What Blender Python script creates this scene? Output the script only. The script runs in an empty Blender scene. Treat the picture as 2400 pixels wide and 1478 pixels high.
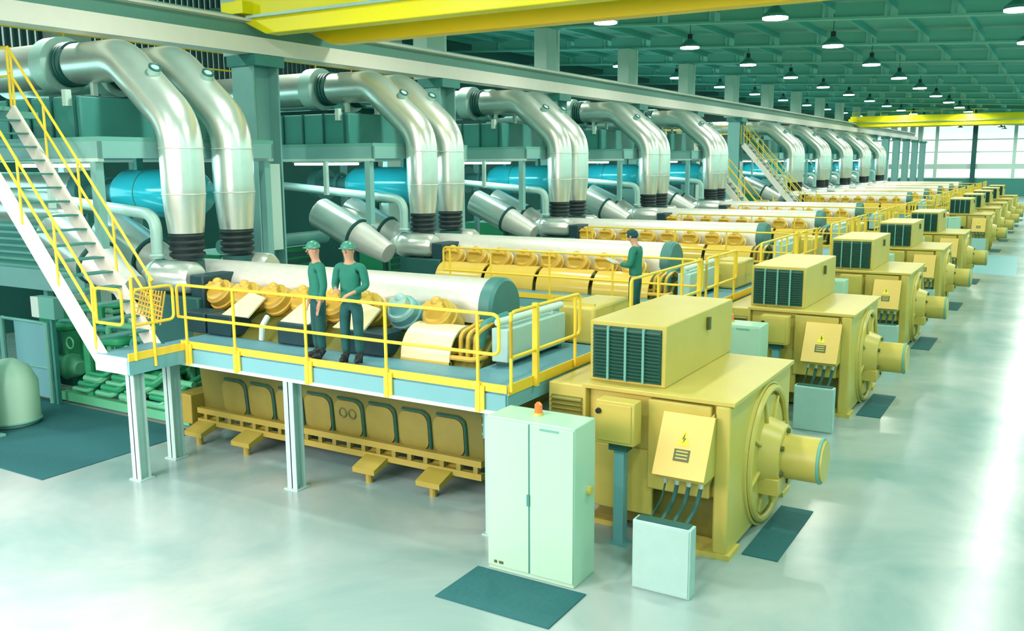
import bpy, bmesh, math, random
from mathutils import Vector, Matrix
random.seed(7)
SC = bpy.context.scene
C = SC.collection
PI = math.pi
def R(d): return math.radians(d)

# ------------------------------------------------------------------ camera
CAM_F, PITCH, ROLL, YAW = 2132.56, 0.166385, 0.00573337, 0.541446      # focal length in pixels of the 2400 wide frame
fw = Vector((-math.sin(YAW)*math.cos(PITCH), math.cos(YAW)*math.cos(PITCH), -math.sin(PITCH)))
r0 = Vector((math.cos(YAW), math.sin(YAW), 0)); d0 = fw.cross(r0)
rt = r0*math.cos(ROLL)+d0*math.sin(ROLL); dn = -r0*math.sin(ROLL)+d0*math.cos(ROLL)
cd = bpy.data.cameras.new('camera'); cam = bpy.data.objects.new('camera', cd); C.objects.link(cam)
cd.sensor_width = 36; cd.lens = CAM_F*36/2400; cd.clip_start = .1; cd.clip_end = 400
m = Matrix.Identity(4)
for i in range(3):
    m[i][0] = rt[i]; m[i][1] = -dn[i]; m[i][2] = -fw[i]
m[2][3] = 5.0
cam.matrix_world = m
SC.camera = cam
# ------------------------------------------------------------------ world, light, exposure
w = bpy.data.worlds.new('hall_air'); SC.world = w; w.use_nodes = True
bg = w.node_tree.nodes['Background']; bg.inputs[0].default_value = (.16, .66, .58, 1); bg.inputs[1].default_value = .6
SC.view_settings.view_transform = 'Standard'; SC.view_settings.look = 'None'
SC.view_settings.gamma = 1; SC.view_settings.use_curve_mapping = False
SC.view_settings.exposure = 0.0
SC.cycles.use_denoising = True
SC.cycles.max_bounces = 6; SC.cycles.diffuse_bounces = 3; SC.cycles.glossy_bounces = 3
SC.cycles.sample_clamp_indirect = 4
LAMP_W = 195.0
LAMP_COL = (.97, 1.0, .86)
def area(name, loc, rot, sx, sy, power, col, spread=180):
    l = bpy.data.lights.new(name, 'AREA'); l.shape = 'RECTANGLE'; l.size = sx; l.size_y = sy
    l.energy = power; l.color = col; l.spread = R(spread)
    o = bpy.data.objects.new(name, l); C.objects.link(o); o.location = loc; o.rotation_euler = rot
    return o
# unseen fill lights added without windows: behind the camera, aisle side, pipe side
area('fill_behind_camera', (-13, -3.5, 6.2), (R(54), 0, 0), 22, 4, 2100, (1.0, .80, .76))  # warm fill added behind the camera, no window there
area('fill_foreground', (-13, -2.5, 5.6), (R(36), 0, R(-6)), 10, 4, 1500, (1.0, .68, .74), 100)  # pink fill added to brighten the foreground floor, no door there
area('fill_aisle', (6.6, 50, 6.3), (0, R(68), 0), 4.5, 110, 2300, (.48, 1.0, .88))  # teal fill added from the aisle side, the wall has no windows
area('fill_pipe_side', (-26.7, 50, 4.6), (0, R(-85), 0), 3.0, 100, 2200, (.5, 1.0, .96))  # teal fill added behind the pipes to lift the dark plant

# ------------------------------------------------------------------ materials
def s2l(c): return tuple(((x/12.92) if x <= .04045 else ((x+.055)/1.055)**2.4) for x in c)
def rgb(r, g, b): return s2l((r/255, g/255, b/255))+(1,)
def mat(name, col, rough=.5, metal=0., noise=0., scale=3., bump=0., emit=None, es=0., spec=.5):
    mt = bpy.data.materials.new(name); mt.use_nodes = True
    nt = mt.node_tree; b = nt.nodes['Principled BSDF']
    b.inputs['Base Color'].default_value = col; b.inputs['Roughness'].default_value = rough
    b.inputs['Metallic'].default_value = metal; b.inputs['Specular IOR Level'].default_value = spec
    if noise or bump:
        tc = nt.nodes.new('ShaderNodeTexCoord'); n = nt.nodes.new('ShaderNodeTexNoise')
        n.inputs['Scale'].default_value = scale; n.inputs['Detail'].default_value = 5
        nt.links.new(tc.outputs['Object'], n.inputs['Vector'])
        if noise:
            mx = nt.nodes.new('ShaderNodeMix'); mx.data_type = 'RGBA'
            mx.inputs[6].default_value = tuple(c*(1-noise) for c in col[:3])+(1,)
            mx.inputs[7].default_value = tuple(min(1, c*(1+noise)) for c in col[:3])+(1,)
            nt.links.new(n.outputs['Fac'], mx.inputs[0]); nt.links.new(mx.outputs[2], b.inputs['Base Color'])
        if bump:
            bp = nt.nodes.new('ShaderNodeBump'); bp.inputs['Strength'].default_value = bump; bp.inputs['Distance'].default_value = .02
            nt.links.new(n.outputs['Fac'], bp.inputs['Height']); nt.links.new(bp.outputs['Normal'], b.inputs['Normal'])
    if emit:
        b.inputs['Emission Color'].default_value = emit; b.inputs['Emission Strength'].default_value = es
    return mt
M = dict(
    ochre=mat('machine_ochre', rgb(202, 186, 92), .38, noise=.08, scale=2),
    ochre_dark=mat('machine_ochre_block', rgb(126, 124, 52), .45, noise=.2, scale=3, bump=.1),  # darker ochre, carries the deck shade on the crankcase doors
    ochre_shaded=mat('crankcase_ochre_shaded', rgb(104, 108, 46), .45, noise=.2, scale=3, bump=.1),  # machine ochre darkened for the shade under the walkway deck
    ochre_mid=mat('rail_ochre', rgb(150, 142, 58), .45, noise=.1),  # ochre toned down for deck shade on rails and feet
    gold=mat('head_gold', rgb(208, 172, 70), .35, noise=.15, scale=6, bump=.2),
    yellow=mat('rail_yellow', rgb(245, 208, 60), .4, noise=.05),
    crane2=mat('crane_amber', rgb(255, 214, 30), .4),
    hood=mat('hood_ochre', rgb(222, 190, 88), .2, noise=.06),
    crane=mat('crane_yellow', rgb(255, 240, 10), .4, noise=.04, scale=.6),
    white=mat('cabinet_pale', rgb(170, 212, 186), .35, noise=.03, scale=1),
    cream=mat('hood_cream', rgb(240, 228, 180), .22, noise=.06, scale=4),
    steel=mat('galvanised', rgb(168, 206, 198), .42, .15, noise=.08, scale=5),
    bluegrey=mat('bluegrey_paint', rgb(110, 172, 178), .45, noise=.05),
    alu=mat('aluminium_cladding', rgb(228, 234, 226), .29, .72, noise=.08, scale=4),
    alu_dull=mat('lagging_silver', rgb(222, 222, 214), .42, .35, noise=.1, scale=8, bump=.25),
    teal=mat('teal_paint', rgb(62, 140, 132), .5, noise=.1, scale=2),
    teal_dark=mat('dark_teal', rgb(24, 88, 84), .55, noise=.15, scale=3),
    teal_mid=mat('grey_teal', rgb(104, 172, 160), .5, noise=.08, scale=2),
    green=mat('pump_green', rgb(36, 150, 100), .45, noise=.2, scale=3),
    green_l=mat('pipe_green', rgb(92, 184, 138), .4, noise=.15, scale=3),
    blue=mat('tank_cyan', rgb(40, 176, 194), .16, .1),
    black=mat('black_rubber', rgb(22, 44, 46), .6, noise=.2, scale=4),
    navy=mat('pump_box_dark', rgb(22, 62, 70), .45, noise=.2, scale=5),
    louvre=mat('louvre_dark', rgb(26, 84, 70), .5),
    matt=mat('rubber_mat', rgb(28, 96, 100), .75, noise=.2, scale=20, bump=.2),
    deck=mat('deck_plate', rgb(96, 152, 166), .5, .1, noise=.12, scale=10, bump=.15),
    disc=mat('disc_greyteal', rgb(70, 128, 124), .45, .1, noise=.1, scale=4),
    beamw=mat('beam_pale', rgb(240, 232, 220), .5, noise=.05),
    beamd=mat('beam_web', rgb(104, 160, 146), .5, noise=.05),
    column_l=mat('column_paint_pale', rgb(176, 208, 194), .5, noise=.06),
    column=mat('column_paint', rgb(128, 182, 178), .5, noise=.06),
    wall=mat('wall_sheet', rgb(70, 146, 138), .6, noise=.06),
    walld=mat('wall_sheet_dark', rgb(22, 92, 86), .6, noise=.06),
    roof=mat('roof_sheet', rgb(76, 170, 156), .6, noise=.08),
    roofb=mat('roof_steel', rgb(108, 192, 176), .55),
    slat=mat('slat_white', rgb(200, 226, 216), .5),
    orange=mat('beacon_amber', rgb(226, 120, 60), .2, emit=rgb(230, 110, 50), es=.15),
    knob=mat('knob_dark', rgb(16, 30, 28), .4),
    sign=mat('sign_yellow', rgb(240, 226, 50), .5),
    plate=mat('sign_plate_dark', rgb(84, 96, 50), .5),
    gland=mat('gland_silver', rgb(214, 226, 220), .3, .6),
    cable=mat('cable_sheath', rgb(40, 92, 86), .5),
    lens=mat('lamp_lens', rgb(240, 255, 250), .3, emit=rgb(236, 255, 250), es=12),
    lampm=mat('lamp_housing', rgb(90, 160, 150), .4, .3),
    daylight=mat('window_daylight', rgb(230, 245, 240), .5, emit=rgb(228, 248, 244), es=.95),
    daylight2=mat('louvre_daylight', rgb(215, 235, 228), .5, emit=rgb(205, 238, 228), es=.6),
    skin=mat('skin', rgb(196, 150, 122), .5), cloth=mat('work_shirt', rgb(34, 122, 104), .85, noise=.15, scale=12),
    cloth2=mat('work_trousers', rgb(22, 84, 84), .85, noise=.15, scale=12), boot=mat('boot', rgb(24, 34, 34), .6),
    helmet=mat('helmet_green', rgb(60, 140, 120), .35), capm=mat('cap_dark', rgb(18, 72, 76), .8), paper=mat('clip_paper', rgb(180, 200, 200), .6),
)
def floor_mat():
    mt = bpy.data.materials.new('polished_concrete'); mt.use_nodes = True
    nt = mt.node_tree; b = nt.nodes['Principled BSDF']; L = nt.links
    tc = nt.nodes.new('ShaderNodeTexCoord')
    n1 = nt.nodes.new('ShaderNodeTexNoise'); n1.inputs['Scale'].default_value = .3; n1.inputs['Detail'].default_value = 6; n1.inputs['Roughness'].default_value = .55; n1.inputs['Distortion'].default_value = .5
    n2 = nt.nodes.new('ShaderNodeTexNoise'); n2.inputs['Scale'].default_value = 2.5; n2.inputs['Detail'].default_value = 4
    cr = nt.nodes.new('ShaderNodeValToRGB')
    cr.color_ramp.elements[0].position = .22; cr.color_ramp.elements[0].color = rgb(88, 144, 142)
    cr.color_ramp.elements[1].position = .72; cr.color_ramp.elements[1].color = rgb(176, 188, 184)
    L.new(tc.outputs['Object'], n1.inputs['Vector']); L.new(tc.outputs['Object'], n2.inputs['Vector'])
    L.new(n1.outputs['Fac'], cr.inputs[0]); L.new(cr.outputs[0], b.inputs['Base Color'])
    mr = nt.nodes.new('ShaderNodeMapRange'); mr.inputs[3].default_value = .16; mr.inputs[4].default_value = .3
    L.new(n2.outputs['Fac'], mr.inputs[0]); L.new(mr.outputs[0], b.inputs['Roughness'])
    b.inputs['Specular IOR Level'].default_value = .6
    return mt
M['floor'] = floor_mat()

# ------------------------------------------------------------------ mesh builder
class MB:
    def __init__(s): s.v = []; s.f = []
    def add(s, vs, fs):
        k = len(s.v); s.v += [tuple(v) for v in vs]; s.f += [tuple(i+k for i in f) for f in fs]; return s
    def box(s, x0, x1, y0, y1, z0, z1):
        return s.add([(x0,y0,z0),(x1,y0,z0),(x1,y1,z0),(x0,y1,z0),(x0,y0,z1),(x1,y0,z1),(x1,y1,z1),(x0,y1,z1)],
                     [(3,2,1,0),(4,5,6,7),(0,1,5,4),(1,2,6,5),(2,3,7,6),(3,0,4,7)])
    def prism(s, poly, axis, a, b):            # counter-clockwise outline extruded along an axis
        n = len(poly)
        def P(p, t):
            return {'x': (t, p[0], p[1]), 'y': (p[0], t, p[1]), 'z': (p[0], p[1], t)}[axis]
        vs = [P(p, a) for p in poly]+[P(p, b) for p in poly]
        return s.add(vs, [tuple(range(n))[::-1], tuple(range(n, 2*n))]+[(i, (i+1)%n, n+(i+1)%n, n+i) for i in range(n)])
    def bar(s, p, q, w, h=None, up=(0,0,1)):
        h = h or w; p = Vector(p); q = Vector(q); d = (q-p).normalized(); u = Vector(up)
        if abs(d.dot(u)) > .99: u = Vector((0,1,0))
        a = d.cross(u).normalized(); b = a.cross(d)
        vs = [e+a*sx*w/2+b*sy*h/2 for e in (p, q) for sx, sy in ((-1,-1),(1,-1),(1,1),(-1,1))]
        return s.add(vs, [(3,2,1,0),(4,5,6,7),(0,1,5,4),(1,2,6,5),(2,3,7,6),(3,0,4,7)])
    def tube(s, pts, r, n=10, closed=False, cap=True):
        pts = [Vector(p) for p in pts]; N = len(pts)
        rs = r if isinstance(r, (list, tuple)) else [r]*N
        T = []
        for i in range(N):
            a = pts[i-1] if (i > 0 or closed) else pts[i]; b = pts[(i+1) % N] if (i < N-1 or closed) else pts[i]
            T.append((b-a).normalized())
        u = T[0].orthogonal().normalized(); vs = []
        for i in range(N):
            u = (u-T[i]*u.dot(T[i])).normalized(); v = T[i].cross(u)
            vs += [pts[i]+(u*math.cos(2*PI*j/n)+v*math.sin(2*PI*j/n))*rs[i] for j in range(n)]
        fs = []
        for i in range(N if closed else N-1):
            k = (i+1) % N
            fs += [(i*n+j, i*n+(j+1)%n, k*n+(j+1)%n, k*n+j) for j in range(n)]
        if cap and not closed: fs += [tuple(range(n))[::-1], tuple((N-1)*n+j for j in range(n))]
        return s.add(vs, fs)
    def cyl(s, p, q, r, r2=None, n=20):
        return s.tube([p, q], [r, r if r2 is None else r2], n)
    def torus(s, c, axis, R_, r, n=32, k=8):
        a = Vector(axis).normalized(); u = a.orthogonal().normalized(); v = a.cross(u); c = Vector(c)
        return s.tube([c+(u*math.cos(2*PI*i/n)+v*math.sin(2*PI*i/n))*R_ for i in range(n)], r, k, closed=True)
    def ball(s, c, r, n=12, k=8, sc=(1,1,1)):
        vs = [(c[0], c[1], c[2]-r*sc[2])]
        for i in range(1, k):
            t = -PI/2+PI*i/k
            vs += [(c[0]+r*sc[0]*math.cos(t)*math.cos(2*PI*j/n), c[1]+r*sc[1]*math.cos(t)*math.sin(2*PI*j/n), c[2]+r*sc[2]*math.sin(t)) for j in range(n)]
        vs.append((c[0], c[1], c[2]+r*sc[2])); e = len(vs)-1
        fs = [(0, 1+(j+1)%n, 1+j) for j in range(n)]
        for i in range(k-2): fs += [(1+i*n+j, 1+i*n+(j+1)%n, 1+(i+1)*n+(j+1)%n, 1+(i+1)*n+j) for j in range(n)]
        fs += [(1+(k-2)*n+j, 1+(k-2)*n+(j+1)%n, e) for j in range(n)]
        return s.add(vs, fs)
    def build(s, name, mt, parent=None, org=None, bevel=0.):
        o = Vector((0,0,0))
        if parent is not None:
            q = parent
            while q.parent is not None: q = q.parent
            o = q.location.copy()
        if org is not None: o = Vector(org)
        me = bpy.data.meshes.new(name); me.from_pydata([tuple(Vector(v)-o) for v in s.v], [], s.f)
        bm = bmesh.new(); bm.from_mesh(me); bmesh.ops.recalc_face_normals(bm, faces=bm.faces); bm.to_mesh(me); bm.free()
        me.materials.append(M[mt] if isinstance(mt, str) else mt)
        me.shade_smooth(); me.set_sharp_from_angle(angle=R(35))
        ob = bpy.data.objects.new(name, me); C.objects.link(ob)
        if parent is not None: ob.parent = parent
        elif org is not None: ob.location = o
        if bevel:
            b = ob.modifiers.new('edge', 'BEVEL'); b.width = bevel; b.segments = 2; b.limit_method = 'ANGLE'; b.angle_limit = R(40)
        return ob
def fillet(pts, rad, n=6):
    pts = [Vector(p) for p in pts]; out = [pts[0]]
    for i in range(1, len(pts)-1):
        a, b, c = pts[i-1], pts[i], pts[i+1]; u = (a-b).normalized(); v = (c-b).normalized()
        r_ = rad[i-1] if isinstance(rad, (list, tuple)) else rad
        ang = u.angle(v); d = min(r_/math.tan(ang/2), (a-b).length*.49, (c-b).length*.49)
        p, q = b+u*d, b+v*d
        for k in range(n+1):
            t = k/n; out.append(p*(1-t)**2+b*2*t*(1-t)+q*t*t)
    out.append(pts[-1]); return out
def tag(o, label, cat, group=None, kind=None):
    o['label'] = label; o['category'] = cat
    if group: o['group'] = group
    if kind: o['kind'] = kind
    return o
def thing(name, loc, label, cat, group=None):
    o = bpy.data.objects.new(name, None); o.empty_display_size = .2; C.objects.link(o); o.location = loc
    return tag(o, label, cat, group)
def structure(name, mb, mt, label=None, **k):
    o = mb.build(name, mt, **k); o['kind'] = 'structure'
    if label: o['label'] = label; o['category'] = k.get('cat', name.split('_')[0])
    return o
KIDS = {}
def copy_tree(o, off, label, top=True, parent=None):
    c = o.copy(); C.objects.link(c)
    if top:
        c.location = o.location+Vector(off); c['label'] = label
    else: c.parent = parent
    for ch in o.children: copy_tree(ch, off, None, False, c)
    return c
ORD = ['first','second','third','fourth','fifth','','sixth','seventh','eighth','ninth','tenth']
SLOTS = [0,1,2,3,4,6,7,8,9,10]
DY = 7.55; Y0 = 12.3
def repeat(o, fmt, slots=SLOTS):
    for k in slots:
        if k == 0: o['label'] = fmt.format(ORD[k])
        else: copy_tree(o, (0, DY*k, 0), fmt.format(ORD[k]))
def Y(d): return Y0+d

# ================================================================== THE HALL
structure('floor', MB().box(-30, 8, -5, 146, -.3, 0), 'floor')
def roofz(x): return 9.75-.05*x
structure('ceiling', MB().prism([(-30, roofz(-30)+.12), (-30, roofz(-30)), (8, roofz(8)), (8, roofz(8)+.12)], 'y', -5, 146), 'roof')
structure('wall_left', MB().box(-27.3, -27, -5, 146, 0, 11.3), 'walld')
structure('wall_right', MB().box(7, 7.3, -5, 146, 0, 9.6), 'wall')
# far gable with its window bays
bays = [-27, -24.7, -20.25, -16.05, -11.17, -6.17, -1.2, 3.4, 7]
# pane heights
ZB = [(2.55, 3.75), (4.45, 6.05), (6.2, 7.75), (7.92, 9.75)]
g = MB(); g.box(-27, 7, 145, 145.3, 0, 2.4).box(-27, 7, 145, 145.3, 9.78, 11.1)
structure('wall_far', g, 'wall')
for i in range(len(bays)-1):
    a, b = bays[i], bays[i+1]
    f = MB(); f.box(a, a+.22, 144.9, 145.2, 2.4, 9.78).box(b-.22, b, 144.9, 145.2, 2.4, 9.78)
    zs = [2.4, 2.55, 3.75, 4.45, 6.05, 6.2, 7.75, 7.92, 9.72, 9.78]
    for z0, z1 in zip(zs[::2], zs[1::2]): f.box(a+.22, b-.22, 144.95, 145.2, z0, z1)
    fr = f.build('window_%d' % (i+1), 'slat'); fr['kind'] = 'structure'
    p = MB()
    for z0, z1 in ZB: p.box(a+.2, b-.2, 145.06, 145.12, z0, z1)
    p.build('pane', 'daylight', fr)
c_ = MB().box(-11.45, -10.85, 144.4, 144.9, 0, 10.3); structure('column_gable', c_, 'teal_dark')
c_ = MB().box(-1.5, -.9, 144.4, 144.9, 0, 9.8); structure('column_gable', c_, 'teal_dark')
# louvred window band high on the left wall
f = MB()
for z in (7.7, 11.0): f.box(-27, -26.85, 8, 32, z, z+.15)
wl = f.build('window_9', 'slat'); wl['kind'] = 'structure'
p = MB()
for i in range(96): p.box(-26.98, -26.86, 8.05+i*.25, 8.05+i*.25+.13, 7.85, 11.0)
p.build('louvre', 'teal_dark', wl)
MB().box(-27, -26.97, 8, 32, 7.85, 11.0).build('backing', 'daylight2', wl)
# pale wall piers between the louvres
for yy in (17.2, 33.0):
    structure('trim_pier', MB().box(-26.95, -26.4, yy, yy+1.3, 0, 11), 'slat')
t = thing('wall_gallery', (-25, 20, 7.4), 'narrow gallery with yellow guardrail high on the louvred wall above the pipes', 'gallery')
MB().box(-26.9, -24.0, 6, 34, 7.4, 7.5).build('deck', 'teal_mid', t)
rl = MB().tube([(-24.05, 6, 8.6), (-24.05, 34, 8.6)], .03, 8).tube([(-24.05, 6, 8.05), (-24.05, 34, 8.05)], .03, 8).build('guardrail', 'yellow', t)
for k in range(15): MB().tube([(-24.05, 6+2*k, 7.5), (-24.05, 6+2*k, 8.6)], .03, 8).build('post', 'yellow', rl)
# roof steel
for k in range(-2, 17):
    yy = 16.3+7.6*k
    b = MB()
    for j in range(17):
        x0, x1 = -25.9+1.9*j+.16, -24.1+1.9*j-.16
        b.prism([(x0, roofz(x0)-.55), (x1, roofz(x1)-.55), (x1, roofz(x1)-.1), (x0, roofz(x0)-.1)], 'y', yy-.03, yy+.03)
        b.box(x1+.1, x1+.16, yy-.12, yy+.12, roofz(x1)-.6, roofz(x1))
    b.prism([(-27, roofz(-27)-.62), (7, roofz(7)-.62), (7, roofz(7)-.55), (-27, roofz(-27)-.55)], 'y', yy-.16, yy+.16)
    structure('roof_beam', b, 'roofb')
for j in range(18):
    x = -26+1.9*j
    structure('roof_purlin', MB().box(x-.06, x+.06, -5, 145, roofz(x)-.2, roofz(x)+.01), 'roof')
# columns along the pipe side
for k in range(-1, 17):
    yy = 16.3+7.6*k
    t = thing('steel_column', (-17.0, yy, 0), 'tall pale teal steel H column carrying the crane runway, %s along the pipe row' % (['just out of sight','first','second','third','fourth','fifth','sixth','seventh','eighth','ninth','tenth','eleventh','twelfth','thirteenth','fourteenth','fifteenth','sixteenth','seventeenth'][k+1]), 'column', 'columns along the pipe row')
    t['kind'] = 'structure'
    s_ = MB()
    s_.box(-17.35, -16.65, yy-.45, yy-.4, 0, 7.55).box(-17.35, -16.65, yy+.35, yy+.4, 0, 7.55).box(-17.03, -16.97, yy-.4, yy+.35, 0, 7.55)
    s_.build('shaft', 'column', t)
    MB().box(-17.45, -16.5, yy-.5, yy+.45, 7.3, 7.55).build('capital', 'teal', t)
    MB().box(-17.4, -16.6, yy-.55, yy+.5, 0, .05).build('base_plate', 'column', t)
    MB().box(-17.65, -17.1, yy-.42, yy+.36, 7.56, roofz(-17.4)-.62).build('upper_shaft', 'column_l', t, bevel=.02)
    MB().box(-16.64, -16.58, yy-.3, yy+.22, 2.9, 5.0).build('cover_strip', 'slat', t)
    MB().box(-17.2, -17.08, yy+.46, yy+.58, 8.36, roofz(-17.2)-.6).build('conduit', 'slat', t)
# crane runway beam
rb = MB(); rb.box(-16.86, -16.8, -4, 128, 7.95, 8.28)
structure('beam_runway', rb, 'beamd')
structure('beam_runway_flange', MB().box(-17.05, -16.55, -4, 128, 8.28, 8.34), 'beamw')
structure('beam_runway_fascia', MB().box(-17.05, -16.5, -4, 128, 7.56, 7.94), 'beamw')
structure('trim_crane_rail', MB().box(-16.87, -16.79, -4, 128, 8.34, 8.42), 'steel')
# high bay lamps
def lamp(x, y, z, first=None, lab=''):
    t = thing('high_bay_lamp', (x, y, z), lab, 'lamp', 'high bay lamps under the roof')
    d = MB(); d.tube([(x,y,z+.02),(x,y,z+.1),(x,y,z+.22),(x,y,z+.32)], [.37,.35,.2,.1], 16); d.build('reflector', 'lampm', t)
    MB().cyl((x,y,z-.03), (x,y,z+.03), .355, .355, 16).build('lens', 'lens', t)
    MB().cyl((x,y,z+.3), (x,y,z+.5), .09, .09, 10).build('ballast', 'black', t)
    MB().cyl((x,y,z+.5), (x,y,roofz(x)-.015), .015, .015, 6).build('stem', 'teal_dark', t)
    return t
rows = [(-19.0, 9.6, 'the row over the exhaust pipes'), (-12.7, 9.3, 'the row over the engines'), (-7.4, 9.0, 'the row over the generators'), (-1.3, 8.7, 'the row over the aisle'), (4.7, 8.4, 'the added light row beyond the aisle')]
ORDL = 'first second third fourth fifth sixth seventh eighth ninth tenth eleventh twelfth thirteenth fourteenth fifteenth sixteenth seventeenth eighteenth nineteenth twentieth'.split()
ld = bpy.data.lights.new('high_bay_light', 'AREA'); ld.shape = 'DISK'; ld.size = .55; ld.energy = LAMP_W; ld.color = LAMP_COL; ld.spread = R(178)
for x, z, nm in rows:
    base = None
    for j in range(20):
        yy = 26.9+DY*(j-4)
        lab = 'round high bay lamp, %s from the camera end in %s' % (ORDL[j], nm)
        if x < 4:  # the row beyond the aisle is added light only, without fixtures
            if base is None: base = lamp(x, yy, z, None, lab)
            else: copy_tree(base, (0, DY*j, 0), lab)
        lo = bpy.data.objects.new('high_bay_light', ld); C.objects.link(lo); lo.location = (x, yy, z-.06)

# ================================================================== BRIDGE CRANES
def crane(yoff, lab):
    t = thing('bridge_crane', (-4.8, 17+yoff, 8.0), lab, 'crane', 'overhead bridge cranes')
    zb = 7.98
    def girder(y, mt, z1):
        return MB().prism([(-17.1, zb+.42), (-16.15, zb), (6.0, zb), (6.5, zb+.42), (6.5, z1), (-17.1, z1)], 'y', y-.22, y+.22).build('girder', mt, t, bevel=.02)
    a = girder(16.05+yoff, 'crane', zb+.95); b = girder(18.25+yoff, 'crane2', zb+.85)
    for y in (15.75, 18.55):                                   # stiffening lips along the girders
        MB().box(-16.6, 6.2, y+yoff-.07, y+yoff+.07, zb+.36, zb+.42).build('cable_tray', 'steel', t)
    MB().box(-17.2, -16.5, 15.5+yoff, 18.9+yoff, 8.43, 8.7).build('end_carriage', 'crane', t)
    MB().box(-9.2, -7.6, 16.35+yoff, 17.95+yoff, 8.55, 8.95).build('hoist_trolley', 'green', t)
    for y in (16.0, 18.2):
        MB().cyl((-16.83, y+yoff-.05, 8.52), (-16.83, y+yoff+.05, 8.52), .1).build('wheel', 'black', t)
    r_ = MB()
    for x in (-16.9, -14.5, -12, -9.5, -7): r_.bar((x, 15.62+yoff, zb+.9), (x, 15.62+yoff, zb+1.3), .04)
    r_.tube([(-16.9, 15.62+yoff, zb+1.3), (-6, 15.62+yoff, zb+1.3)], .025, 8)
    r_.build('guardrail', 'crane', t)
    return t
crane(0, 'bright yellow two-girder bridge crane crossing above the first engines')
crane(72.5, 'olive yellow bridge crane far down the hall in front of the gable windows')

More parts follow.
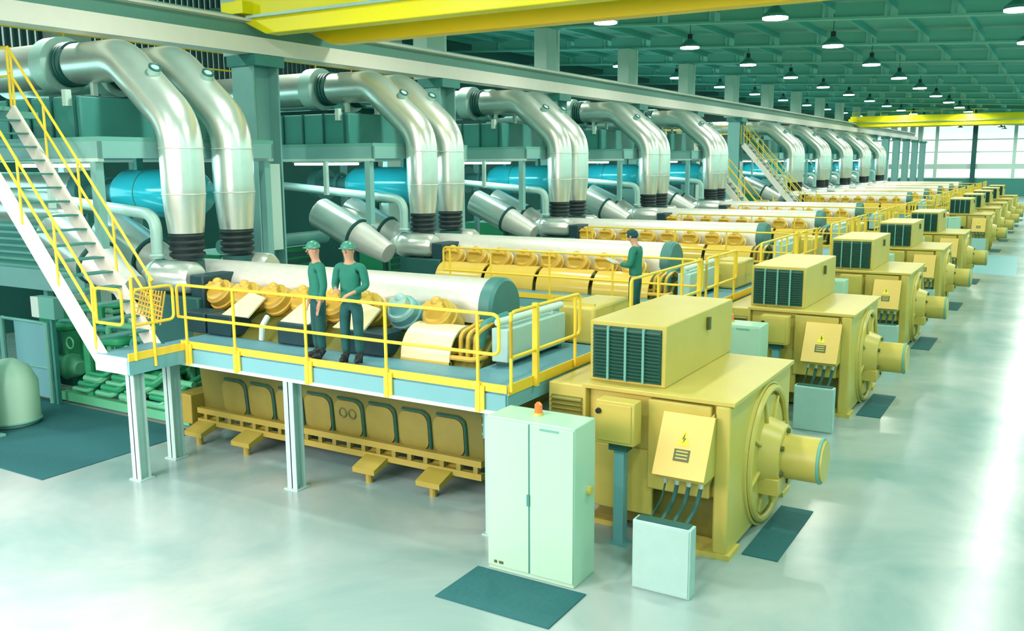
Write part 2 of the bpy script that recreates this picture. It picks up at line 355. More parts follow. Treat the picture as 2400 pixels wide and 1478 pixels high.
# ================================================================== GENERATOR
def generator():
    t = thing('generator', (-4.5, Y0, 0), '', 'generator', 'generators along the aisle')
    MB().box(-5.3, -3.5, Y(-1.45), Y(1.3), .75, 2.03).build('housing', 'ochre', t, bevel=.02)
    MB().box(-5.35, -3.25, Y(-1.57), Y(1.32), 2.0, 2.06).build('roof_plate', 'ochre', t, bevel=.01)
    b = MB(); b.box(-5.3, -3.5, Y(-1.1), Y(1.1), .05, .75); b.build('underframe', 'ochre_dark', t)
    MB().box(-5.25, -4.35, Y(-1.5), Y(-1.44), .36, 1.25).build('skirt_panel', 'ochre', t, bevel=.01)
    MB().box(-4.4, -3.55, Y(-1.57), Y(-1.4), .76, 1.97).build('front_panel', 'ochre', t, bevel=.02)
    e = MB().prism([(Y(-1.57), .05), (Y(1.32), .05), (Y(1.32), 2.0), (Y(-1.57), 2.0)], 'x', -3.5, -3.3)
    e.build('end_shield', 'ochre', t, bevel=.03)
    f = MB(); f.box(-4.1, -3.25, Y(-1.6), Y(-1.15), 0, .07).box(-4.1, -3.25, Y(1.0), Y(1.4), 0, .07).box(-5.4, -5.0, Y(-1.3), Y(1.2), 0, .07)
    f.build('foot_plate', 'ochre', t)
    for z in (.95, 1.35, 1.7):                                    # gusset ribs between the panel and the end shield
        MB().prism([(-3.55, z), (-3.5, z+.12), (-3.5, z+.2), (-3.62, z+.06)], 'y', Y(-1.6), Y(-1.45)).build('gusset', 'ochre', t)
    v = MB(); v.box(-5.87, -5.3, Y(-1.57), Y(1.3), .5, 2.03); vt = v.build('ventilation_box', 'ochre', t, bevel=.02)
    l = MB()
    for i in range(7): l.prism([(Y(-1.62), 1.42+i*.065), (Y(-1.57), 1.45+i*.065), (Y(-1.57), 1.47+i*.065), (Y(-1.62), 1.44+i*.065)], 'x', -5.82, -5.35)
    l.build('vent_slats', 'ochre_dark', vt)
    c = MB(); c.box(-5.37, -4.27, Y(-1.3), Y(1.47), 2.06, 2.89)
    ct = c.build('cooler', 'ochre', t, bevel=.015)
    MB().box(-5.32, -4.33, Y(-1.31), Y(-1.29), 2.1, 2.83).build('louvre', 'louvre', ct)
    l = MB()
    for i in range(15): l.prism([(Y(-1.345), 2.115+i*.047), (Y(-1.31), 2.13+i*.047), (Y(-1.31), 2.142+i*.047), (Y(-1.345), 2.125+i*.047)], 'x', -5.31, -4.34)
    l.build('louvre_blades', 'louvre', ct)
    l = MB()
    for x in (-5.085, -4.83, -4.575): l.box(x-.016, x+.016, Y(-1.355), Y(-1.3), 2.1, 2.83)
    l.build('louvre_frame', 'teal_mid', ct)
    MB().box(-4.27, -4.22, Y(.25), Y(.33), 2.6, 2.78).build('latch', 'plate', ct)
    # bearing end facing the aisle
    yc, zc = Y(.05), .97
    MB().torus((-3.25, yc, zc), (1,0,0), .92, .05, 48, 8).torus((-3.29, yc, zc), (1,0,0), .99, .03, 48, 6).build('flange_ring', 'ochre', t)
    MB().cyl((-3.32, yc, zc), (-3.26, yc, zc), .86, .82, 40).build('end_disc', 'ochre', t)
    h = MB(); h.cyl((-3.28, yc, zc), (-3.0, yc, zc), .52, .42, 28)
    for i in range(8):
        a = 2*PI*i/8+.3; h.bar((-3.24, yc+math.cos(a)*.45, zc+math.sin(a)*.45), (-3.25, yc+math.cos(a)*.84, zc+math.sin(a)*.84), .05, .05, (1,0,0))
    h.box(-3.28, -2.98, yc-.42, yc+.42, .5, .74)
    h.build('bearing_housing', 'ochre', t, bevel=.015)
    for i in range(6):
        a = 2*PI*i/6+.5; MB().cyl((-3.0, yc+math.cos(a)*.36, zc+math.sin(a)*.36), (-2.96, yc+math.cos(a)*.36, zc+math.sin(a)*.36), .035, .035, 10).build('bolt', 'plate', t)
    MB().cyl((-3.02, yc, zc), (-2.5, yc, zc), .31, .31, 32).build('exciter_drum', 'ochre', t)
    MB().torus((-2.52, yc, zc), (1,0,0), .3, .025, 32, 6).build('drum_rim', 'teal_mid', t)
    MB().cyl((-2.5, yc, zc), (-2.47, yc, zc), .285, .285, 32).build('drum_cover', 'ochre', t)
    # slanted terminal box
    tb = MB().prism([(Y(-1.95), 1.08), (Y(-1.5), 1.08), (Y(-1.5), 1.84), (Y(-1.66), 1.84), (Y(-2.02), 1.16)], 'x', -4.12, -3.48).build('terminal_box', 'ochre', t, bevel=.01)
    def on(u, v, d):            # a point on the slanted lid: u across, v from 0 at the bottom to 1 at the top
        p0 = Vector((0, Y(-2.02), 1.16)); p1 = Vector((0, Y(-1.66), 1.84)); n = Vector((0, -(p1.z-p0.z), p1.y-p0.y)).normalized()
        q = p0+(p1-p0)*v+n*d; return (-4.12+.64*u, q.y, q.z)
    def quad(u0, u1, v0, v1, d0_, d1_):
        return MB().add([on(u0,v0,d0_), on(u1,v0,d0_), on(u1,v1,d0_), on(u0,v1,d0_), on(u0,v0,d1_), on(u1,v0,d1_), on(u1,v1,d1_), on(u0,v1,d1_)], [(3,2,1,0),(4,5,6,7),(0,1,5,4),(1,2,6,5),(2,3,7,6),(3,0,4,7)])
    q = quad(-.03, 1.03, -.03, 1.03, -.002, .02); q.build('lid', 'cream_ochre' if 'cream_ochre' in M else 'ochre', tb, bevel=.004)
    tr = MB()
    tr.add([on(.36,.5,.024), on(.62,.5,.024), on(.49,.76,.024)], [(0,1,2)])
    tr.build('warning_triangle', 'sign', tb)
    bo = MB(); bo.add([on(.5,.72,.027), on(.45,.6,.027), on(.49,.61,.027), on(.47,.53,.027), on(.54,.63,.027), on(.5,.62,.027)], [(0,1,2,5),(2,3,4,5)])
    bo.build('lightning_mark', 'plate', tb)
    quad(.34, .66, .24, .44, .021, .025).build('sign_plate', 'plate', tb)
    ln = MB()
    for v0 in (.28, .335, .39): qq = quad(.38, .62, v0, v0+.022, .0255, .0265); ln.add(qq.v, qq.f)
    ln.build('sign_lines', 'ochre', tb)
    for i in range(4):
        x = -4.03+i*.155; yb = Y(-1.84)
        MB().cyl((x, yb, 1.08), (x, yb, .99), .04, .03, 12).build('gland', 'gland', t)
        MB().tube(fillet([(x, yb, 1.0), (x-.03, yb-.04, .78), (x-.04, Y(-2.3), .62), (x-.01, Y(-2.662), .62)], .16), .028 if i else .012, 8).build('cable', 'cable', t)
    return t
M['cream_ochre'] = mat('lid_ochre', rgb(228, 194, 104), .35, noise=.04)
repeat(generator(), 'ochre generator with louvred top cooler, {} along the aisle from the stair end')

# control panel on its post
def panel():
    t = thing('operator_station', (-4.7, 10.6, 0), '', 'control panel', 'small panels on posts beside the generators')
    MB().box(-4.98, -4.44, 10.38, 10.62, 1.4, 1.97).build('enclosure', 'ochre', t, bevel=.012)
    MB().box(-4.94, -4.48, 10.365, 10.38, 1.44, 1.93).build('door', 'ochre', t, bevel=.005)
    MB().cyl((-4.93, 10.37, 1.83), (-4.93, 10.33, 1.83), .04, .035, 14).build('knob', 'knob', t)
    MB().box(-4.76, -4.62, 10.48, 10.62, 0, 1.3).build('post', 'bluegrey', t)
    MB().box(-4.82, -4.56, 10.44, 10.62, 1.3, 1.4).build('bracket', 'teal_dark', t)
    MB().box(-4.8, -4.56, 10.44, 10.66, 0, .02).build('foot', 'bluegrey', t)
    return t
repeat(panel(), 'small ochre control panel on a blue-grey post in front of the {} generator')

# double door control cabinet with amber beacon
def cabinet():
    t = thing('control_cabinet', (-5.2, 9.3, 0), '', 'cabinet', 'pale control cabinets in front of the generators')
    MB().box(-5.8, -4.6, 9.04, 9.59, 0, 1.97).build('body', 'white', t, bevel=.012)
    for a, b in ((-5.79, -5.21), (-5.19, -4.61)):
        d = MB().box(a, b, 9.018, 9.04, .06, 1.94).build('door', 'white', t, bevel=.006)
        if a < -5.5:
            MB().box(-5.7, -5.66, 9.012, 9.02, .1, .135).build('label', 'plate', d)
            MB().box(-5.63, -5.57, 9.012, 9.02, .1, .135).build('label', 'plate', d)
        else:
            MB().box(-5.05, -4.8, 9.012, 9.02, 1.89, 1.915).build('label', 'teal_mid', d)
    MB().box(-5.225, -5.19, 9.0, 9.03, .93, 1.07).build('handle', 'teal', t)
    MB().box(-5.21, -5.19, 9.03, 9.035, .06, 1.94).build('gap_seal', 'teal', t)
    MB().cyl((-4.6, 9.4, 1.12), (-4.55, 9.4, 1.12), .06, .05, 18).build('knob', 'ochre', t)
    b = MB().cyl((-5.26, 9.36, 1.97), (-5.26, 9.36, 2.0), .07, .06, 18).build('beacon_base', 'ochre', t)
    MB().tube([(-5.26,9.36,2.0),(-5.26,9.36,2.1),(-5.26,9.36,2.13)], [.05,.048,.02], 16).build('beacon', 'orange', t)
    return t
repeat(cabinet(), 'pale mint double-door cabinet topped by an amber beacon, standing by the {} generator')
def jbox():
    t = thing('junction_box', (-3.68, 9.54, 0), '', 'junction box', 'grey cable boxes in front of the generators')
    MB().box(-4.04, -3.32, 9.45, 9.63, .0, .85).build('body', 'steel', t, bevel=.01)
    MB().box(-4.02, -3.34, 9.44, 9.45, .02, .83).build('cover', 'steel', t, bevel=.004)
    MB().box(-4.0, -3.36, 9.47, 9.61, .85, .865).build('cable_entry', 'teal_dark', t)
    return t
repeat(jbox(), 'flat grey cable box on the floor where the cables of the {} generator drop')
o = MB().box(-5.92, -4.41, 8.06, 8.98, .0, .015).build('floor_mat', 'matt', org=(-5.16, 8.5, 0)); tag(o, 'dark teal rubber mat lying before the doors of the pale control cabinet', 'mat', 'rubber floor mats')
def mat2():
    return tag(MB().box(-3.18, -2.72, 11.0, 12.93, 0, .015).build('floor_mat', 'matt', org=(-2.95, 12, 0)), '', 'mat', 'rubber floor mats')
repeat(mat2(), 'dark rubber mat on the floor under the drum end of the {} generator')
o = MB().add([(-4.18,54.6,.006),(-1.76,54.3,.006),(-1.44,44.9,.006),(-3.17,45.3,.006),(-4.18,54.6,0),(-1.76,54.3,0),(-1.44,44.9,0),(-3.17,45.3,0)], [(0,1,2,3),(7,6,5,4),(0,4,5,1),(1,5,6,2),(2,6,7,3),(3,7,4,0)]).build('floor_cover', 'bluegrey', org=(-2.6, 49, 0))
tag(o, 'large blue-green floor cover on the aisle beside the gap between the generator blocks', 'floor cover')

# ================================================================== ENGINE
def engine(near):
    t = thing('engine', (-10.3, Y0, 0), '', 'engine', 'engines in a row')
    blk = [(-1.05,.4),(-1.2,.5),(-1.27,1.3),(-1.4,1.72),(-1.35,2.02),(-.95,2.35),(-.3,2.5),(.3,2.5),(.95,2.35),(1.35,2.02),(1.4,1.72),(1.27,1.3),(1.2,.5),(1.05,.4)]
    MB().prism([(Y(a), b) for a, b in blk], 'x', -13.35, -7.15).build('crankcase', 'ochre_shaded', t, bevel=.03)
    def fy(z): return Y(-1.2-.07*(z-.5)/.8)-.012
    for i in range(8):
        xr = -12.2+.67*i; xl = xr-.56
        out = []
        zt, zb_, r_ = 1.16, .56, .15
        for cx_, cz_, a0 in ((xr-r_, zb_+r_, -90), (xr-r_, zt-r_, 0), (xl+r_, zt-r_, 90), (xl+r_, zb_+r_, 180)):
            for j in range(6):
                a = R(a0+90*j/5); out.append((cx_+r_*math.cos(a), cz_+r_*math.sin(a)))
        d = MB(); n = len(out)
        d.add([(x, fy(z)-.02, z) for x, z in out]+[(x, fy(z)+.02, z) for x, z in out], [tuple(range(n))]+[(k, n+k, n+(k+1)%n, (k+1)%n) for k in range(n)])
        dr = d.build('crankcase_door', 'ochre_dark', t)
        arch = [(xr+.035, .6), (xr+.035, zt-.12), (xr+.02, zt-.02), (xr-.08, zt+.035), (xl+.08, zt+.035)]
        MB().tube(fillet([(x, fy(z)-.005, z) for x, z in arch], .06, 3), .026, 6).build('gasket_shade', 'louvre', dr)  # dark gasket line drawn only along the shadow side of the door
        if i == 4:
            for x in (xl+.18, xr-.18):
                MB().torus((x, fy(.95)-.02, .95), (0,1,0), .075, .018, 18, 6).build('vent', 'plate', dr)
    for z in (.36, .56):
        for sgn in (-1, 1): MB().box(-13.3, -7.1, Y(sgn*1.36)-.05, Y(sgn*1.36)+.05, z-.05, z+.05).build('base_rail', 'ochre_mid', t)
    r_ = MB()
    for i in range(20):
        x = -13.1+i*.31
        for sgn in (-1, 1): r_.box(x-.04, x+.04, Y(sgn*1.36)-.04, Y(sgn*1.36)+.04, .4, .52)
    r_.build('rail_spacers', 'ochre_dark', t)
    MB().box(-13.75, -13.35, Y(-1.5), Y(1.5), .3, .85).build('end_block', 'ochre_mid', t, bevel=.02)
    for x in (-13.05, -11.85, -9.1, -7.85):
        for sgn in (-1, 1):
            f = MB(); f.prism([(Y(sgn*1.2), .3), (Y(sgn*1.75), .18), (Y(sgn*1.75), .26), (Y(sgn*1.2), .45)], 'x', x-.22, x+.22)
            ft = f.build('mounting_foot', 'ochre_mid', t)
            MB().cyl((x, Y(sgn*1.6), 0), (x, Y(sgn*1.6), .2), .06, .06, 10).build('mount', 'ochre_mid', ft)
    # lagged exhaust trunk on top with its round end plate
    prof = [(Y(-.46), 2.5)]+[(Y(.46*-math.cos(PI*i/14)), 2.72+.44*math.sin(PI*i/14)) for i in range(15)]+[(Y(.46), 2.5)]
    MB().prism(prof, 'x', -14.5, -7.72).build('exhaust_trunk', 'alu_dull', t)
    MB().tube([(-7.74, Y0, 2.72), (-7.55, Y0, 2.72), (-7.5, Y0, 2.72)], [.47, .47, .42], 32).build('end_plate', 'disc', t)
    for i in range(8):
        x = -13.1+.7*i
        for sgn in (-1, 1):
            grey = near and sgn < 0 and i == 6
            c, a = Vector((x, Y(sgn*.82), 2.62)), Vector((0, sgn*.62, .55)).normalized()
            h = MB(); h.tube([c-a*.34, c-a*.06, c-a*.05, c+a*.0, c+a*.01, c+a*.14, c+a*.2], [.25, .25, .29, .29, .26, .26, .2], 18)
            hd = h.build('cylinder_head', 'bluegrey' if grey else 'gold', t)
            k = MB(); k.torus(c+a*.17, a, .2, .035, 16, 6); k.bar(c+a*.22+Vector((-.16,0,.05)), c+a*.22+Vector((.16,0,.05)), .1, .12, a); k.ball(c+a*.16+Vector((0,0,.14)), .1); k.ball(c+a*.1+Vector((-.15,0,.12)), .06)
            k.build('rocker_cover', 'steel' if grey else 'gold', hd)
            for sx in (-1, 1): MB().cyl(c+a*.2+Vector((sx*.17,0,0)), c+a*.31+Vector((sx*.17,0,0)), .035, .03, 8).build('bolt', 'gold', hd)
    def hood(x0, x1, sgn, mt='cream'):
        ax, az, r1 = Y(sgn*1.02), 2.1, .46
        pr = [(ax+sgn*r1*math.cos(R(-12+9.4*i)), az+r1*math.sin(R(-12+9.4*i))) for i in range(13)]
        pr += [(ax+sgn*(r1-.03)*math.cos(R(-12+9.4*i)), az+(r1-.03)*math.sin(R(-12+9.4*i))) for i in range(12, -1, -1)]
        o_ = MB().prism(pr, 'x', x0, x1).build('barrel_hood', mt, t)
        MB().box(x0, x1, min(ax+sgn*.4, ax+sgn*.47), max(ax+sgn*.4, ax+sgn*.47), 1.98, 2.08).build('hood_skirt', 'ochre', o_)
        return o_
    if near:
        hood(-8.5, -7.6, -1)
        for x0, x1 in ((-13.3, -12.75), (-12.7, -12.1), (-11.0, -10.35), (-9.5, -8.75)):
            MB().box(x0, x1, Y(-1.58), Y(-1.1), 2.06, 2.42).build('fuel_pump_box', 'navy', t, bevel=.02)
        for x in (-12.05, -10.65, -9.5):
            pl = MB(); pl.add([(x-.35, Y(-1.5), 2.42), (x+.28, Y(-1.5), 2.42), (x+.33, Y(-1.12), 2.72), (x-.1, Y(-1.05), 2.78),
                               (x-.35, Y(-1.47), 2.40), (x+.28, Y(-1.47), 2.40), (x+.33, Y(-1.09), 2.70), (x-.1, Y(-1.02), 2.76)],
                              [(0,1,2,3),(7,6,5,4),(0,4,5,1),(1,5,6,2),(2,6,7,3),(3,7,4,0)])
            pl.build('open_hood', 'cream', t)
        MB().tube(fillet([(-11.45, Y(-1.5), 2.06), (-11.42, Y(-1.5), 2.3), (-11.5, Y(-1.3), 2.42)], .08), .05, 10).build('drain_pipe', 'slat', t)
    else:
        for x0 in (-13.3, -11.85, -10.4, -8.95): hood(x0, x0+1.35, -1, 'hood')
    for x0 in (-13.3, -11.85, -10.4, -8.95): hood(x0, x0+1.35, 1, 'hood')
    # turbochargers and their silencers at the pipe end
    for sgn in (-1, 1):
        y = Y(sgn*.95)
        tc = MB().tube([(-14.95, y, 2.92), (-14.75, y, 2.92), (-14.7, y, 2.92), (-13.75, y, 2.92), (-13.65, y, 2.92)], [.2, .3, .3, .3, .24], 24).build('turbocharger', 'alu', t)
        MB().torus((-14.66, y, 2.92), (1,0,0), .3, .03, 24, 6).build('turbo_flange', 'steel', tc)
        MB().cyl((-14.25, Y(sgn*.62), 2.5), (-14.25, Y(sgn*.62), 3.19), .34, .3, 20).build('exhaust_outlet', 'teal_dark', t)
    MB().box(-14.6, -13.35, Y(-1.2), Y(1.2), 1.5, 2.6).build('turbo_bracket', 'teal_dark', t, bevel=.03)
    MB().box(-13.65, -13.3, Y(-1.1), Y(1.1), 2.3, 3.0).build('air_cooler', 'navy', t, bevel=.03)
    # free end in front of the generator
    gm = MB().box(-7.13, -6.86, Y(-1.3), Y(-.9), .95, 1.55).build('coupling_guard', 'navy', t)
    gb = MB()
    for j in range(4): gb.box(-7.14, -6.85, Y(-1.315), Y(-1.3), 1.0+.14*j, 1.03+.14*j).box(-7.12+.075*j, -7.09+.075*j, Y(-1.32), Y(-1.3), .95, 1.55)
    gb.build('guard_grid', 'teal_mid', gm)
    MB().cyl((-7.15, Y0, 1.1), (-6.75, Y0, 1.1), .85, .8, 32).build('flywheel_housing', 'ochre_dark', t)
    MB().cyl((-6.75, Y0, 1.05), (-5.9, Y0, 1.05), .25, .25, 20).build('coupling_shaft', 'steel', t)
    MB().box(-7.68, -7.2, Y(-.75), Y(.6), 2.0, 2.45).build('governor_block', 'teal_dark', t, bevel=.04)
    g_ = MB()
    for j in range(3): g_.tube(fillet([(-7.55+.13*j, Y(-1.25), 2.1), (-7.5+.13*j, Y(-1.3), 2.5), (-7.45+.1*j, Y(-.8), 2.62), (-7.4+.1*j, Y(-.5), 2.4)], .12), .035, 8)
    g_.tube(fillet([(-7.7, Y(-1.42), 2.15), (-7.2, Y(-1.42), 2.15), (-7.15, Y(-1.1), 2.15), (-7.5, Y(-1.05), 2.2), (-7.7, Y(-1.3), 2.2)], .1), .04, 8)
    g_.build('fuel_pipes', 'gold', t)
    MB().tube(fillet([(-7.35, Y(-1.0), 2.06), (-7.3, Y(-1.0), 2.6), (-7.25, Y(-.4), 2.66)], .15), .07, 10).build('coolant_pipe', 'teal', t)
    return t
E1 = engine(True); E1['label'] = 'ochre V engine with silver top trunk and dark pump boxes showing, first in the row'
E2 = engine(False)
E2.location.y += DY; E2['label'] = 'ochre V engine with closed barrel hoods under a silver trunk, second in the row'
for k in SLOTS[2:]:
    copy_tree(E2, (0, DY*(k-1), 0), 'ochre V engine with closed barrel hoods under a silver trunk, %s in the row' % ORD[k])

# ================================================================== WALKWAYS
def rail_run(parent, posts, axis, fixed, a, b, zt=3.07, zm=2.54, z0=2.05, loop_a=True, loop_b=True, low=0.):
    """guardrail along x or y: posts at given places, top and middle rail joined by rounded end loops"""
    def P(u, z): return (u, fixed, z) if axis == 'x' else (fixed, u, z)
    g_ = MB().tube(fillet([P(a, zm), P(a, zt), P(b, zt), P(b, zm), P(a, zm)] if (loop_a and loop_b) else [P(a, zm), P(a, zt), P(b, zt), P(b, zm)], .11), .024, 10)
    if not (loop_a and loop_b): g_.tube([P(a, zm), P(b, zm)], .024, 10)
    rl = g_.build('guardrail', 'yellow', parent)
    for u in posts:
        p_ = MB().tube([P(u, z0-low), P(u, zt)], .024, 10)
        p_.build('post', 'yellow', rl)
    return rl
def platform():
    t = thing('walkway_platform', (-9.4, Y(-2.0), 0), '', 'walkway', 'raised walkways round the engines')
    yf = Y(-2.44)
    MB().box(-12.75, -6.0, yf, Y(-1.52), 2.0, 2.05).build('deck', 'deck', t)
    MB().box(-7.05, -6.0, Y(-1.52), Y(5.03), 2.0, 2.05).build('cross_deck', 'deck', t)
    e = MB(); e.box(-12.75, -6.02, yf-.03, yf+.02, 1.78, 2.0); e.build('edge_channel', 'bluegrey', t)
    e = MB(); e.box(-12.75, -6.02, yf-.06, yf+.08, 1.73, 1.78); e.build('edge_flange', 'slat', t)
    MB().box(-12.3, -6.0, yf-.035, yf-.02, 2.03, 2.14).build('toe_board', 'yellow', t)
    MB().box(-6.0, -5.985, yf, Y(5.03), 2.0, 2.14).build('toe_board', 'yellow', t)
    MB().box(-6.06, -6.0, yf, Y(5.03), 1.8, 2.0).build('edge_channel', 'bluegrey', t)
    rl = rail_run(t, (-12.12, -11.0, -9.48, -7.97, -6.43), 'x', yf-.05, -12.3, -6.1, low=.0)
    for x in (-12.12, -11.0, -9.48, -7.97, -6.43):
        b = MB(); b.box(x-.035, x+.035, yf-.075, yf-.03, 1.74, 2.16).box(x+.035, x+.1, yf-.065, yf-.04, 1.76, 2.1)
        b.build('post_bracket', 'yellow', t)
    rail_run(t, (Y(-2.42), Y(-.6)), 'y', -5.96, Y(-2.42), Y(-.45), 3.1, 2.5)
    MB().box(-6.0, -5.92, Y(-1.8), Y(-1.74), 2.0, 3.14).build('gate_post', 'yellow', t)
    rail_run(t, (Y(1.45), Y(2.6), Y(3.75)), 'y', -5.96, Y(1.4), Y(4.9), 3.1, 2.5)
    MB().box(-6.0, -5.92, Y(4.7), Y(4.76), 2.0, 3.14).build('gate_post', 'yellow', t)
    for x, y, w_ in ((-12.79, yf+.12, .2), (-9.91, yf+.06, .2), (-6.3, yf+.1, .16)):
        l = MB(); l.box(x-w_/2, x+w_/2, y-w_/2, y-w_/2+.02, 0, 1.74).box(x-w_/2, x+w_/2, y+w_/2-.02, y+w_/2, 0, 1.74).box(x-.01, x+.01, y-w_/2, y+w_/2, 0, 1.74)
        l.box(x-w_/2-.04, x+w_/2+.04, y-w_/2-.04, y+w_/2+.04, 0, .02)
        l.build('leg', 'steel', t)
    return t
repeat(platform(), 'steel walkway with yellow guardrail along the front of the {} engine')
def side_box():
    t = thing('coolant_header', (-6.8, 12, 2.05), '', 'header box', 'grey header boxes on the walkways')
    MB().box(-7.0, -6.72, 11.05, 12.85, 2.12, 2.62).build('casing', 'steel', t, bevel=.02)
    MB().tube([(-6.86, 11.0, 2.72), (-6.86, 12.95, 2.72)], .055, 12).build('header_pipe', 'slat', t)
    for y in (11.2, 12.7): MB().box(-6.98, -6.74, y-.05, y+.05, 2.053, 2.12).build('foot', 'teal_dark', t)
    for y in (11.3, 12.6): MB().cyl((-6.86, y, 2.6), (-6.86, y, 2.72), .035, .035, 8).build('riser', 'slat', t)
    return t
repeat(side_box(), 'pale grey box under a pipe beside the end plate of the {} engine')
def ybox():
    t = thing('coupling_cover', (-6.75, 13.9, 2.05), '', 'cover', 'yellow coupling covers on the walkways')
    MB().box(-7.02, -6.35, 13.15, 14.55, 2.056, 2.68).build('hood', 'ochre', t, bevel=.05)
    MB().box(-7.0, -6.4, 13.25, 13.3, 2.68, 2.72).build('handle', 'ochre', t)
    return t
repeat(ybox(), 'boxy yellow cover on the walkway behind the header box of the {} engine')

# ================================================================== EXHAUST, AIR AND PIPE WORK AT THE ENGINE ENDS
def exhaust(dy):
    y = Y(dy); x = -14.25
    t = thing('exhaust_pipe', (x, y, 3.2), '', 'exhaust pipe', 'clad exhaust pipes')
    pp = [Vector((x, y, 3.72)), Vector((x, y, 4.0)), Vector((x, y, 4.45))]+fillet([(x, y, 4.6), (x, y, 5.75), (-15.75, y, 7.0), (-17.15, y, 7.0)], [.95, .75], 8)
    MB().tube(pp, [.33, .36]+[.4]*(len(pp)-2), 28).build('cladding', 'alu', t)
    for z in (4.45, 5.3): MB().torus((x, y, z), (0,0,1), .4, .012, 28, 6).build('cladding_seam', 'alu_dull', t)
    b = MB()
    for k in range(4): b.torus((x, y, 3.31+.12*k), (0,0,1), .29, .05, 20, 6)
    b.cyl((x, y, 3.235), (x, y, 3.74), .28, .28, 20); b.build('bellows', 'black', t)
    c = MB()
    for k in range(3): c.torus((-17.22-.1*k, y, 7.0), (1,0,0), .4, .05, 24, 6)
    c.cyl((-17.1, y, 7.0), (-17.5, y, 7.0), .39, .39, 24); c.build('collar', 'teal_dark', t)
    MB().tube([(-17.5, y, 7.0), (-17.55, y, 7.0), (-17.95, y, 7.0), (-18.0, y, 7.0)], [.42, .56, .56, .44], 28).build('flange_drum', 'steel', t)
    MB().cyl((-18.0, y, 7.0), (-21.6, y, 7.0), .46, .46, 28).build('trunk', 'alu', t)
    p = Vector((-15.0, y, 6.45)); n = Vector((.64, -.2, .75)).normalized()
    MB().cyl(p+n*.25, p+n*.46, .12, .12, 16).build('inspection_port', 'steel', t)
    MB().torus(p+n*.46, n, .1, .025, 16, 6).build('port_ring', 'teal_dark', t)
    s_ = MB(); s_.box(-16.75, -16.65, y-.05, y+.05, 6.34, 6.64).box(-16.9, -16.5, y-.3, y+.3, 6.31, 6.35); s_.build('saddle_stand', 'slat', t)
    k_ = MB(); k_.box(-14.85, -14.6, y-.12, y+.12, 5.52, 5.7); k_.build('hanger', 'teal', t)
    return t
for dy, nm in ((-.62, 'camera-side'), (.62, 'rear')):
    repeat(exhaust(dy), 'silver clad bent exhaust pipe, the '+nm+' one of the pair on the {} engine')
def pipe_platform():
    t = thing('pipe_platform', (-18, Y0, 0), '', 'platform', 'pipe platforms behind the engines')
    MB().box(-21.8, -14.72, Y(-2.0), Y(2.2), 5.42, 5.5).build('deck', 'teal_mid', t)
    e = MB()
    for y in (Y(-2.0), Y(2.14)): e.box(-21.8, -14.72, y, y+.06, 5.12, 5.42)
    e.box(-14.78, -14.72, Y(-2.0), Y(2.2), 5.12, 5.42); e.build('edge_beam', 'column', t)
    e = MB(); e.box(-21.8, -14.75, Y(-2.03), Y(-1.9), 5.06, 5.12).box(-21.8, -14.75, Y(2.08), Y(2.22), 5.06, 5.12).build('beam_flange', 'slat', t)
    for y in (Y(-1.95), Y(2.1)):
        MB().box(-14.98, -14.82, y-.08, y+.08, 3.5 if y < Y0 else 0, 5.06).build('leg', 'column', t)
        MB().box(-19.38, -19.22, y-.08, y+.08, 0, 5.06).build('leg', 'column', t)
    MB().box(-16.4, -16.3, Y(-1.99), Y(-1.89), 4.2, 5.06).build('hanger', 'slat', t)
    return t
repeat(pipe_platform(), 'steel pipe platform on thin legs behind the exhaust pipes of the {} engine')
def casing():
    t = thing('silencer_casing', (-18, Y0, 5.5), '', 'silencer', 'silencer casings on the pipe platforms')
    MB().box(-21.2, -15.9, Y(-1.5), Y(1.6), 5.5, 6.28).build('casing', 'teal', t, bevel=.03)
    r_ = MB()
    for i in range(8): r_.box(-21.1+i*.72, -21.05+i*.72, Y(-1.54), Y(1.64), 5.5, 6.3)
    r_.build('stiffener', 'teal_dark', t)
    for x in (-20.5, -18.6, -16.2): MB().box(x-.06, x+.06, Y(-1.62), Y(-1.5), 6.1, 6.4).build('bracket', 'slat', t)
    return t
repeat(casing(), 'dark teal boxed silencer on the pipe platform under the pipes of the {} engine')
def tank():
    t = thing('air_receiver', (-17, Y(.5), 0), '', 'tank', 'cyan tanks under the pipe platforms')
    MB().tube([(-17.65,Y(.5),4.4),(-17.55,Y(.5),4.4),(-17.3,Y(.5),4.4),(-15.3,Y(.5),4.4),(-15.1,Y(.5),4.4),(-15.05,Y(.5),4.4)], [.15,.38,.5,.5,.38,.15], 32).build('shell', 'blue', t)
    for x in (-17.0, -15.7): MB().box(x-.05, x+.05, Y(.42), Y(.58), 4.88, 5.41).build('hanger', 'teal', t)
    MB().torus((-16.6, Y(.5), 4.4), (1,0,0), .5, .02, 32, 6).build('band', 'teal', t)
    v_ = MB().cyl((-18.6, Y(.5), 4.4), (-17.6, Y(.5), 4.4), .22, .22, 16).torus((-18.0, Y(.5), 4.4), (1,0,0), .3, .05, 20, 6)
    v_.cyl((-18.6, Y(.5), 4.4), (-18.9, Y(.5), 4.4), .48, .48, 24); v_.build('valve', 'disc', t)
    return t
repeat(tank(), 'shiny cyan horizontal tank under the pipe platform of the {} engine')
def added_tube_lamp():  # unseen fixture added to give the tanks their highlight
    t = thing('added_tube_lamp', (-16.6, Y(-1.6), 5.0), '', 'tube lamp', 'added tube lamps under the pipe platforms')
    MB().box(-17.8, -15.5, Y(-1.64), Y(-1.56), 5.02, 5.1).build('housing', 'slat', t)
    MB().tube([(-17.75, Y(-1.6), 4.99), (-15.55, Y(-1.6), 4.99)], .03, 8).build('tube', 'lens', t)
    return t
repeat(added_tube_lamp(), 'added tube lamp under the pipe platform edge shining on the tank of the {} engine')
